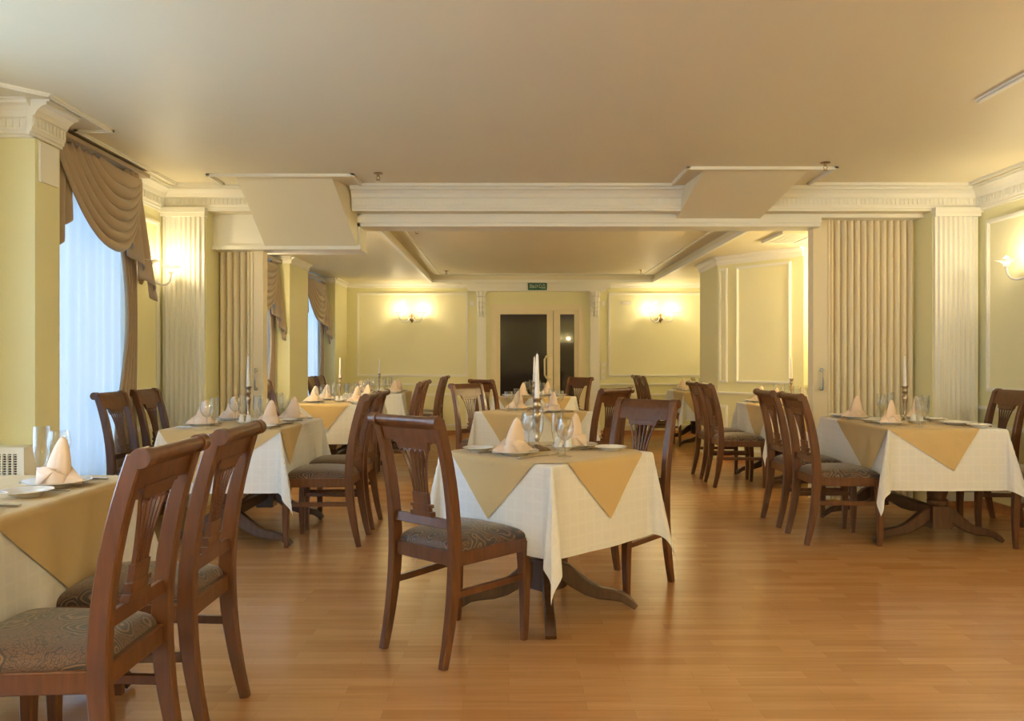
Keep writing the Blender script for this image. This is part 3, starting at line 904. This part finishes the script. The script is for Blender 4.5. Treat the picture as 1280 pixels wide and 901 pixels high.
    # cushion
    def cu(u, v):
        U, V = 2 * u - 1, 2 * v - 1
        # spread samples to the rim
        U = math.sin(U * PI / 2); V = math.sin(V * PI / 2)
        hw = .178 + (.215 - .178) * (V + 1) / 2
        e = (max(0, 1 - abs(U) ** 7) * max(0, 1 - abs(V) ** 7)) ** .42
        dome = (1 - U * U) * (1 - V * V)
        yy = -.198 + .405 * (V + 1) / 2
        hw *= 1 + .02 * (1 - abs(2 * e - 1))
        return (U * hw, yy, .438 + .050 * e + .016 * dome)
    m = MB().grid(cu, 26, 26)
    m.prism([(-.176, -.196), (.176, -.196), (.213, .205), (-.213, .205)], .425, .440)
    m.build('seat_cushion', M['paisley'], t, 60)
    return t

# ------------------------------------------------------------------ tables and cloths
TH = .76
def foot_pts(r1):
    q = [(.04, .205), (.09, .185), (.14, .145), (.20, .105), (.26, .083), (.32, .075), (.37, .062), (.405, .038), (.43, .016)]
    return [(a * r1 / .43, b_) for a, b_ in q]
def pedestal_mb(m, x, y, z0=.105):
    m.box(x - .062, x + .062, y - .062, y + .062, z0, .25)
    m.lathe([(.055, .25), (.065, .265), (.065, .285), (.05, .30), (.062, .34), (.075, .40), (.072, .46), (.05, .54), (.042, .60), (.055, .63), (.055, .66), (.045, .68), (.045, .715)], 20, (x, y, 0))
def make_table(kind, hx, hy):
    t = thing('dining_table', 'x', 'table')
    MB().box(-hx + .004, hx - .004, -hy + .004, hy - .004, TH - .035, TH - .006).build('tabletop', M['table_wood'], t)
    if kind == 'square':
        m = MB(); pedestal_mb(m, 0, 0); m.box(-.2, .2, -.03, .03, .70, .725).box(-.03, .03, -.2, .2, .70, .725)
        m.build('pedestal', M['table_wood'], t, 35)
        for k in range(4):
            a = R(45 + 90 * k); dx, dy = math.cos(a), math.sin(a)
            fp = foot_pts(.43)
            MB().sweep([(dx * r, dy * r, z) for r, z in fp], [(.024, .040), (.024, .040), (.024, .038), (.024, .033), (.024, .028), (.024, .025), (.024, .022), (.024, .019), (.024, .013)], (-dy, dx, 0)).build('foot', M['table_wood'], t, 35)
    else:
        for yy in (-.43, .43):
            m = MB(); pedestal_mb(m, 0, yy); m.box(-.3, .3, yy - .03, yy + .03, .70, .725)
            m.build('pedestal', M['table_wood'], t, 35)
            for s in (-1, 1):
                fp = foot_pts(.42)
                MB().sweep([(s * r, yy, z) for r, z in fp], [(.024, .040), (.024, .040), (.024, .038), (.024, .033), (.024, .028), (.024, .025), (.024, .022), (.024, .019), (.024, .013)], (0, 1, 0)).build('foot', M['table_wood'], t, 35)
        MB().sweep([(0, -.40, .20), (0, .40, .20)], (.022, .035), (1, 0, 0)).build('stretcher', M['table_wood'], t, 35)
    return t

def drape(u, v, hx, hy, top, k=1.0, seed=0, r=.012):
    if hx == hy or abs(hx - hy) < .01: k = k * .8
    """cloth point (u, v) of a flat cloth laid over a table of half sizes hx, hy"""
    du = abs(u) - hx; dv_ = abs(v) - hy
    su = 1 if u > 0 else -1; sv = 1 if v > 0 else -1
    def bend(d):           # rounded table edge: outward, downward
        L = r * PI / 2
        if d <= 0: return 0, 0
        if d < L:
            a = d / r
            return r * math.sin(a), r * (1 - math.cos(a))
        return r, r + (d - L)
    if du <= 0 and dv_ <= 0:
        return (u, v, top)
    if du > 0 and dv_ > 0:
        rho = math.hypot(du, dv_); t = math.atan2(dv_, du) / (PI / 2)
        tilt = .27 * k * math.sin(PI * t) ** .8
        az = PI / 4 + R(62 if hx < hy - .01 else 115) * (t - .5) * k
        o, dn = bend(rho)
        g = max(0, rho - .01)
        hor = math.sin(tilt) * g; ver = dn * math.cos(tilt)
        ripple = .012 * math.sin(3 * 2 * PI * t + seed) * min(1, rho / .3) * math.sin(PI * t)
        ex = hx + o * math.cos(t * PI / 2) + hor * math.cos(az) + ripple * -.7
        ey = hy + o * math.sin(t * PI / 2) + hor * math.sin(az) + ripple * .7
        return (su * ex, sv * ey, top - ver)
    if du > 0:
        o, dn = bend(du); q = v / hy
        wv = .010 * math.sin(v * 11 + seed * 1.7 + su) * min(1, du / .3) * (1 - abs(q) ** 4)
        o2 = .035 * du * (1 - abs(q) ** 6)
        return (su * (hx + o + max(-.002, wv) + o2), v, top - dn)
    o, dn = bend(dv_); q = u / hx
    wv = .010 * math.sin(u * 12 + seed * 2.3 + sv) * min(1, dv_ / .3) * (1 - abs(q) ** 4)
    o2 = .035 * dv_ * (1 - abs(q) ** 6)
    return (u, sv * (hy + o + max(-.002, wv) + o2), top - dn)

def axis_samples(h, hang, step=.03):
    n1 = max(4, int(h / .06)); a = [h * i / n1 for i in range(n1)]
    a += [h + x for x in (0, .006, .012, .019, .03)]
    n2 = int((hang - .03) / step)
    a += [h + .03 + (hang - .03) * (i + 1) / n2 for i in range(n2)]
    return [-x for x in a[::-1]][:-1] + a

def mesh_from_flat(name, flat, faces, fn, mat, parent=None):
    vs = [fn(u, v) for u, v in flat]
    me = bpy.data.meshes.new(name); me.from_pydata(vs, [], faces); me.update()
    uvl = me.uv_layers.new(name='UVMap')
    for lp in me.loops: uvl.data[lp.index].uv = flat[lp.vertex_index]
    for p in me.polygons: p.use_smooth = True
    me.materials.append(mat)
    o = bpy.data.objects.new(name, me); COL.objects.link(o)
    return o

def tablecloth(hx, hy, hang, seed):
    us, vs = axis_samples(hx, hang), axis_samples(hy, hang)
    flat = [(u, v) for v in vs for u in us]; nu = len(us)
    fc_ = [(j * nu + i, j * nu + i + 1, (j + 1) * nu + i + 1, (j + 1) * nu + i) for j in range(len(vs) - 1) for i in range(nu - 1)]
    return mesh_from_flat('tablecloth', flat, fc_, lambda u, v: drape(u, v, hx, hy, TH, 1.0, seed), M['cloth'])
def overlay(hx, hy, side, rot, cx, cy, seed):
    n = 60; c_, s_ = math.cos(rot), math.sin(rot)
    flat = []
    for j in range(n + 1):
        for i in range(n + 1):
            a, b_ = (i / n - .5) * side, (j / n - .5) * side
            flat.append((cx + a * c_ - b_ * s_, cy + a * s_ + b_ * c_))
    fc_ = [(j * (n + 1) + i, j * (n + 1) + i + 1, (j + 1) * (n + 1) + i + 1, (j + 1) * (n + 1) + i) for j in range(n) for i in range(n)]
    return mesh_from_flat('table_overlay', flat, fc_, lambda u, v: drape(u, v, hx + .004, hy + .004, TH + .0035, 1.10, seed, .014), M['overlay'])

# ------------------------------------------------------------------ tableware prototypes (built once, moved / copied)
TOP = TH + .0045
def mk_plate(r, nm):
    pr = [(0, .004), (r * .55, .004), (r * .62, .006), (r * .66, .011), (r * .98, .019), (r, .021), (r * .985, .022), (r * .66, .0145), (r * .6, .009), (0, .0075)]
    pr2 = [(r * .0, 0), (r * .52, 0), (r * .55, .004), (r * .64, .007), (r * .67, .010), (r, .0195), (r, .0215), (r * .67, .0135), (r * .61, .0085), (0, .0075)]
    return MB().lathe(pr2, 36).build(nm, M['porcelain'], None, 50)
def mk_napkin():
    t = thing('napkin', 'x', 'napkin')
    # tall folded sail, open on one side, its rounded tip leaning over
    def sail(u, v):
        a = (u - .5) * R(235) + .35
        ww = math.sqrt(max(0, 1 - v ** 3.2)) * (1 - .55 * v)
        rx = .056 * ww + .002; ry = .034 * ww + .002
        return (rx * math.sin(a) + .020 * v, -ry * math.cos(a) + .010 * v, .004 + .158 * v + .010 * math.cos(2 * a) * v * (1 - v))
    MB().grid(sail, 22, 16).build('peak', M['napkin'], t, 50, solid=.003)
    # collar folded round the foot with a pointed front flap
    def collar(u, v):
        a = (u - .5) * R(359)
        f = max(0, math.cos(a)) ** 2.2
        rr = .060 + .006 * v - .004 * math.cos(4 * a)
        top_ = .034 + .030 * f
        bot = .002 - .0 * f
        return (rr * math.sin(a) * (1.02 - .10 * v), -rr * .78 * math.cos(a) - .014 * f * (1 - v), bot + (top_ - bot) * v)
    MB().grid(collar, 30, 5).build('collar', M['napkin'], t, 40, solid=.003)
    m = MB()
    for s in (-1, 1):   # two wings spreading to the sides
        A_, B_, C_, D_, E_, F_ = (s * .02, -.050, .002), (s * .108, .008, .002), (s * .100, .016, .016), (s * .034, .024, .066), (s * .002, -.046, .046), (s * .034, .046, .002)
        m.add([A_, B_, C_, D_, E_, F_], [(0, 1, 2, 4), (2, 3, 4), (1, 5, 3, 2)])
    m.add([(-.046, -.038, .058), (.046, -.038, .058), (0, -.078, .001)], [(0, 1, 2)])
    m.build('wing', M['napkin'], t, 25, solid=.002)
    return t
def mk_wine():
    t = [(.0335, 0), (.034, .0015), (.012, .006), (.0045, .012), (.0038, .03), (.0038, .062), (.006, .072), (.020, .080), (.033, .094), (.0395, .115), (.0405, .132), (.037, .155), (.0335, .172)]
    return MB().lathe_open(t, 22).build('wine_glass', M['glass'], None, 60)
def mk_flute():
    t = [(.030, 0), (.0305, .0015), (.010, .006), (.0045, .012), (.004, .03), (.006, .045), (.016, .058), (.024, .085), (.0275, .115), (.028, .15), (.0265, .195)]
    return MB().lathe_open(t, 20).build('champagne_flute', M['glass'], None, 60)
def mk_knife():
    t = thing('knife', 'x', 'knife')
    MB().slab([(-.004, 0), (.006, .0), (.0075, .06), (.004, .09), (-.004, .10)], (0, .0, .003), (1, 0, 0), (0, 1, 0), (0, 0, 1), .0018).build('blade', M['steel'], t)
    MB().sweep([(0, -.095, .0045), (0, -.05, .005), (0, 0, .0045)], [(.0075, .004), (.0055, .004), (.004, .003)], (1, 0, 0)).build('handle', M['steel'], t, 40)
    return t
def mk_fork():
    m = MB().sweep([(0, -.095, .005), (0, -.04, .006), (0, .02, .005), (0, .035, .006)], [(.007, .0022), (.004, .0022), (.0028, .002), (.009, .002)], (1, 0, 0))
    m.box(-.0115, .0115, .034, .056, .0045, .0065)
    for k in range(4): m.box(-.0115 + k * .0066, -.0115 + k * .0066 + .0032, .056, .10, .0048, .0066)
    return m.build('fork', M['steel'], None)
def mk_shaker():
    t = thing('shaker', 'x', 'shaker')
    MB().lathe([(.019, 0), (.021, .004), (.019, .028), (.016, .042)], 18).build('jar', M['porcelain'], t, 40)
    MB().lathe([(.0165, .042), (.017, .046), (.012, .056), (0, .059)], 18).build('cap', M['porcelain'], t, 50)
    return t
def mk_candlestick():
    t = thing('candlestick', 'x', 'candlestick')
    sc = lambda a, j: 1 + (.10 * math.cos(4 * a) if j <= 3 else 0)
    MB().lathe([(.058, 0), (.060, .004), (.050, .012), (.030, .018), (.016, .026)], 40, (0, 0, 0), sc).build('base', M['bronze'], t, 50)
    MB().lathe([(.016, .024), (.010, .032), (.009, .045), (.013, .055), (.010, .065), (.0095, .10), (.013, .115), (.011, .125), (.017, .15), (.021, .17), (.017, .185), (.009, .192), (.010, .200)], 20).build('stem', M['bronze'], t, 50)
    MB().lathe([(.010, .198), (.018, .206), (.021, .212), (.016, .218), (.017, .242), (.024, .250), (.024, .254), (.014, .254), (.0, .250)], 20).build('cup', M['bronze'], t, 50)
    return t
def mk_candle():
    t = thing('candle', 'x', 'candle')
    MB().lathe([(.0125, 0), (.0115, .05), (.0085, .16), (.006, .215), (0, .226)], 16).build('wax', M['wax'], t, 50)
    MB().tube([(0, 0, .22), (.001, 0, .236)], .001, 6).build('wick', M['black'], t)
    return t

PROTO = {}
MAKE = {'dinner_plate': lambda: mk_plate(.112, 'dinner_plate'), 'side_plate': lambda: mk_plate(.078, 'side_plate'), 'saucer': lambda: mk_plate(.062, 'saucer'),
        'napkin': mk_napkin, 'wine_glass': mk_wine, 'champagne_flute': mk_flute, 'knife': mk_knife, 'fork': mk_fork,
        'shaker': mk_shaker, 'candlestick': mk_candlestick, 'candle': mk_candle, 'chair': make_chair,
        'rect': lambda: make_table('rect', .375, .545), 'square': lambda: make_table('square', .355, .355)}
def put(kind, loc, rz, label, cat, group=None):
    if kind not in PROTO:
        o = MAKE[kind](); PROTO[kind] = o
    else:
        o = copy_tree(PROTO[kind])
    o.location = loc; o.rotation_euler = (0, 0, rz)
    o['label'] = label; o['category'] = cat
    if group: o['group'] = group
    elif 'group' in o: del o['group']
    return o

CAT = {'dinner_plate': 'plate', 'side_plate': 'plate', 'saucer': 'saucer', 'napkin': 'napkin', 'wine_glass': 'glass', 'champagne_flute': 'glass', 'knife': 'knife', 'fork': 'fork'}
DESC = {'dinner_plate': 'white dinner plate', 'side_plate': 'small white side plate', 'napkin': 'peaked peach napkin', 'wine_glass': 'round empty wine glass', 'champagne_flute': 'tall champagne flute', 'knife': 'steel knife', 'fork': 'steel fork'}
NAMES = {'wine_glass': 'wine glasses', 'champagne_flute': 'champagne flutes', 'napkin': 'napkins', 'dinner_plate': 'dinner plates', 'side_plate': 'side plates', 'knife': 'knives', 'fork': 'forks'}

def table(key, kind, cx, cy, rot, where, seed, ov, places, skip=(), cs=(0, 0)):
    """places: list of (local x, local y, inward angle, place words); angle 0 = facing +y"""
    hx, hy = (.375, .545) if kind == 'rect' else (.355, .355)
    Mx = Matrix.Rotation(rot, 2); o2 = Vector((cx, cy))
    put(kind, (cx, cy, 0), rot, ('long' if kind == 'rect' else 'square') + ' dark wooden pedestal table under cloths, ' + where, 'table', 'restaurant dining tables')
    hang = .40
    c_ = tablecloth(hx, hy, hang, seed); c_.location = (cx, cy, 0); c_.rotation_euler = (0, 0, rot)
    tag(c_, 'white checked tablecloth hanging over ' + where, 'tablecloth', 'white checked tablecloths')
    v_ = overlay(hx, hy, *ov, seed); v_.location = (cx, cy, 0); v_.rotation_euler = (0, 0, rot)
    tag(v_, 'golden square overlay cloth laid diagonally over ' + where, 'tablecloth', 'golden overlay cloths')
    for (lx, ly, ang, words) in places:
        d = Vector((-math.sin(ang), math.cos(ang))); rt = Vector((d.y, -d.x))
        def item(k, fw, rgt, z=TOP, rz=0, ex=''):
            if (words, k) in skip: return
            jx = random.uniform(-.006, .006)
            p = Vector((lx, ly)) + d * (fw + jx) + rt * (rgt + jx)
            q = o2 + Mx @ p
            put(k, (q.x, q.y, z), rot + ang + rz + random.uniform(-.06, .06), '%s at the %s place on %s' % (DESC[k], words, where), CAT[k], '%s on %s' % (NAMES[k], where))
        item('dinner_plate', 0, 0)
        item('napkin', 0, 0, TOP + .0085, random.uniform(-.55, .55) + .25 - rot - ang)
        item('side_plate', -.03, -.215)
        item('fork', -.02, -.125); item('knife', -.02, .135)
        item('wine_glass', .11, .215); item('champagne_flute', .13, .135)
    q = o2 + Vector(cs)
    put('candlestick', (q.x, q.y, TOP), rot + R(45), 'turned metal candlestick in the middle of ' + where, 'candlestick', 'candlesticks')
    put('candle', (q.x, q.y, TOP + .246), 0, 'white tapered unlit candle standing on ' + where, 'candle', 'white candles')
    s_ = o2 + Mx @ (Vector((.02, -.125)) if kind == 'rect' else Vector((.085, -.035)))
    put('saucer', (s_.x, s_.y, TOP), 0, 'white saucer under two shakers on ' + where, 'saucer', 'shaker saucers')
    for sx, nm in ((-.024, 'left'), (.024, 'right')):
        put('shaker', (s_.x + sx, s_.y, TOP + .0085), 0, 'white porcelain shaker, %s of the pair on %s' % (nm, where), 'shaker', 'salt and pepper shakers')

def chair(x, y, rz, where):
    put('chair', (x, y, 0), rz, where, 'chair', 'brown dining chairs')

def rect_places(left=('window-side', 'aisle-side')):
    l, r = left
    P_ = []
    for yy, nf in ((-.245, 'near'), (.285, 'far')):
        P_.append((-.375 + .15, yy, R(-90), nf + ' ' + l))
        P_.append((.375 - .15, yy, R(90), nf + ' ' + r))
    return P_
WA = ('window-side', 'aisle-side'); AW = ('aisle-side', 'wall-side')
SQ1 = [(-.355 + .145, 0, R(-90), 'near-left'), (.355 - .145, 0, R(90), 'far-right')]

# square tables down the middle, turned by about 45 degrees
T_S, T_D, T_E = 'the front centre table', 'the second centre table', 'the centre table by the door'
table('S', 'square', .180, 3.815, R(45), T_S, 1, (.90, R(45), 0, 0), SQ1, cs=(-.042, .04))
table('D', 'square', .22, 6.84, R(45), T_D, 2, (.90, R(45), 0, 0), [(0, .21, R(180), 'far-left'), (0, -.21, 0, 'near-right')])
table('E', 'square', .31, 9.70, R(45), T_E, 3, (.90, R(45), 0, 0), SQ1)
# long tables on the right
T_A, T_H, T_I = 'the nearest right-hand table', 'the table beside the angled wall', 'the far right corner table'
table('A', 'rect', 2.815, 5.63, 0, T_A, 4, (.92, R(57), -.11, -.19), rect_places(AW), skip=(('near wall-side', 'napkin'),))
table('H', 'rect', 2.825, 7.92, 0, T_H, 5, (.92, R(50), -.10, -.15), rect_places(AW))
table('I', 'rect', 2.80, 11.50, 0, T_I, 6, (.92, R(35), -.10, -.25), rect_places(AW))
# long tables on the left
T_B, T_C, T_F, T_G = 'the second left-hand table', 'the left foreground table', 'the left table past the partition', 'the far left corner table'
table('B', 'rect', -1.82, 5.53, 0, T_B, 7, (.92, R(34), -.01, -.28), rect_places(WA))
table('C', 'rect', -1.80, 2.47, 0, T_C, 8, (.92, R(51), .16, .13), rect_places(WA))
table('F', 'rect', -1.80, 8.45, 0, T_F, 9, (.92, R(50), -.06, -.16), rect_places(WA))
table('G', 'rect', -1.80, 11.0, 0, T_G, 10, (.92, R(40), .10, .12), rect_places(WA))

CH = 'brown fan-back chair '
chair(-.212, 3.392, R(-40.8), CH + 'with its back to the camera at ' + T_S)
chair(.570, 4.222, R(137.4), CH + 'behind the right side of ' + T_S)
chair(-.187, 7.247, R(-135), CH + 'behind the left side of ' + T_D)
chair(.627, 6.433, R(45), CH + 'turned away at the right of ' + T_D)
chair(-.097, 9.293, R(-45), CH + 'turned away at the left of ' + T_E)
chair(.717, 10.107, R(135), CH + 'directly before the door at ' + T_E)
for (yy, w_) in ((5.32, 'near'), (5.86, 'far')):
    chair(2.205, yy, R(-90), CH + w_ + ' on the aisle side of ' + T_A)
for (yy, w_) in ((5.25, 'near'), (5.87, 'far')):
    chair(3.425, yy, R(90), CH + w_ + ' on the wall side of ' + T_A)
for (yy, w_) in ((7.65, 'near'), (8.19, 'far')):
    chair(2.21, yy, R(-90), CH + w_ + ' on the aisle side of ' + T_H)
for (yy, w_) in ((11.2, 'near'), (11.75, 'far')):
    chair(2.18, yy, R(-90), CH + w_ + ' on the aisle side of ' + T_I)
for (yy, w_) in ((5.28, 'near'), (5.80, 'far')):
    chair(-1.235, yy, R(90), CH + w_ + ' on the aisle side of ' + T_B)
for (yy, w_) in ((5.47, 'near'), (6.00, 'far')):
    chair(-2.45, yy, R(-90), CH + w_ + ' on the window side of ' + T_B)
for (yy, w_) in ((2.12, 'near'), (2.65, 'far')):
    chair(-1.21, yy, R(90), CH + w_ + ' on the aisle side of ' + T_C)
for (yy, w_) in ((8.2, 'near'), (8.75, 'far')):
    chair(-1.21, yy, R(90), CH + w_ + ' on the aisle side of ' + T_F)
    chair(-2.40, yy, R(-90), CH + w_ + ' on the window side of ' + T_F)
for (yy, w_) in ((10.75, 'near'), (11.3, 'far')):
    chair(-1.19, yy, R(90), CH + w_ + ' on the aisle side of ' + T_G)
    chair(-2.40, yy, R(-90), CH + w_ + ' on the window side of ' + T_G)
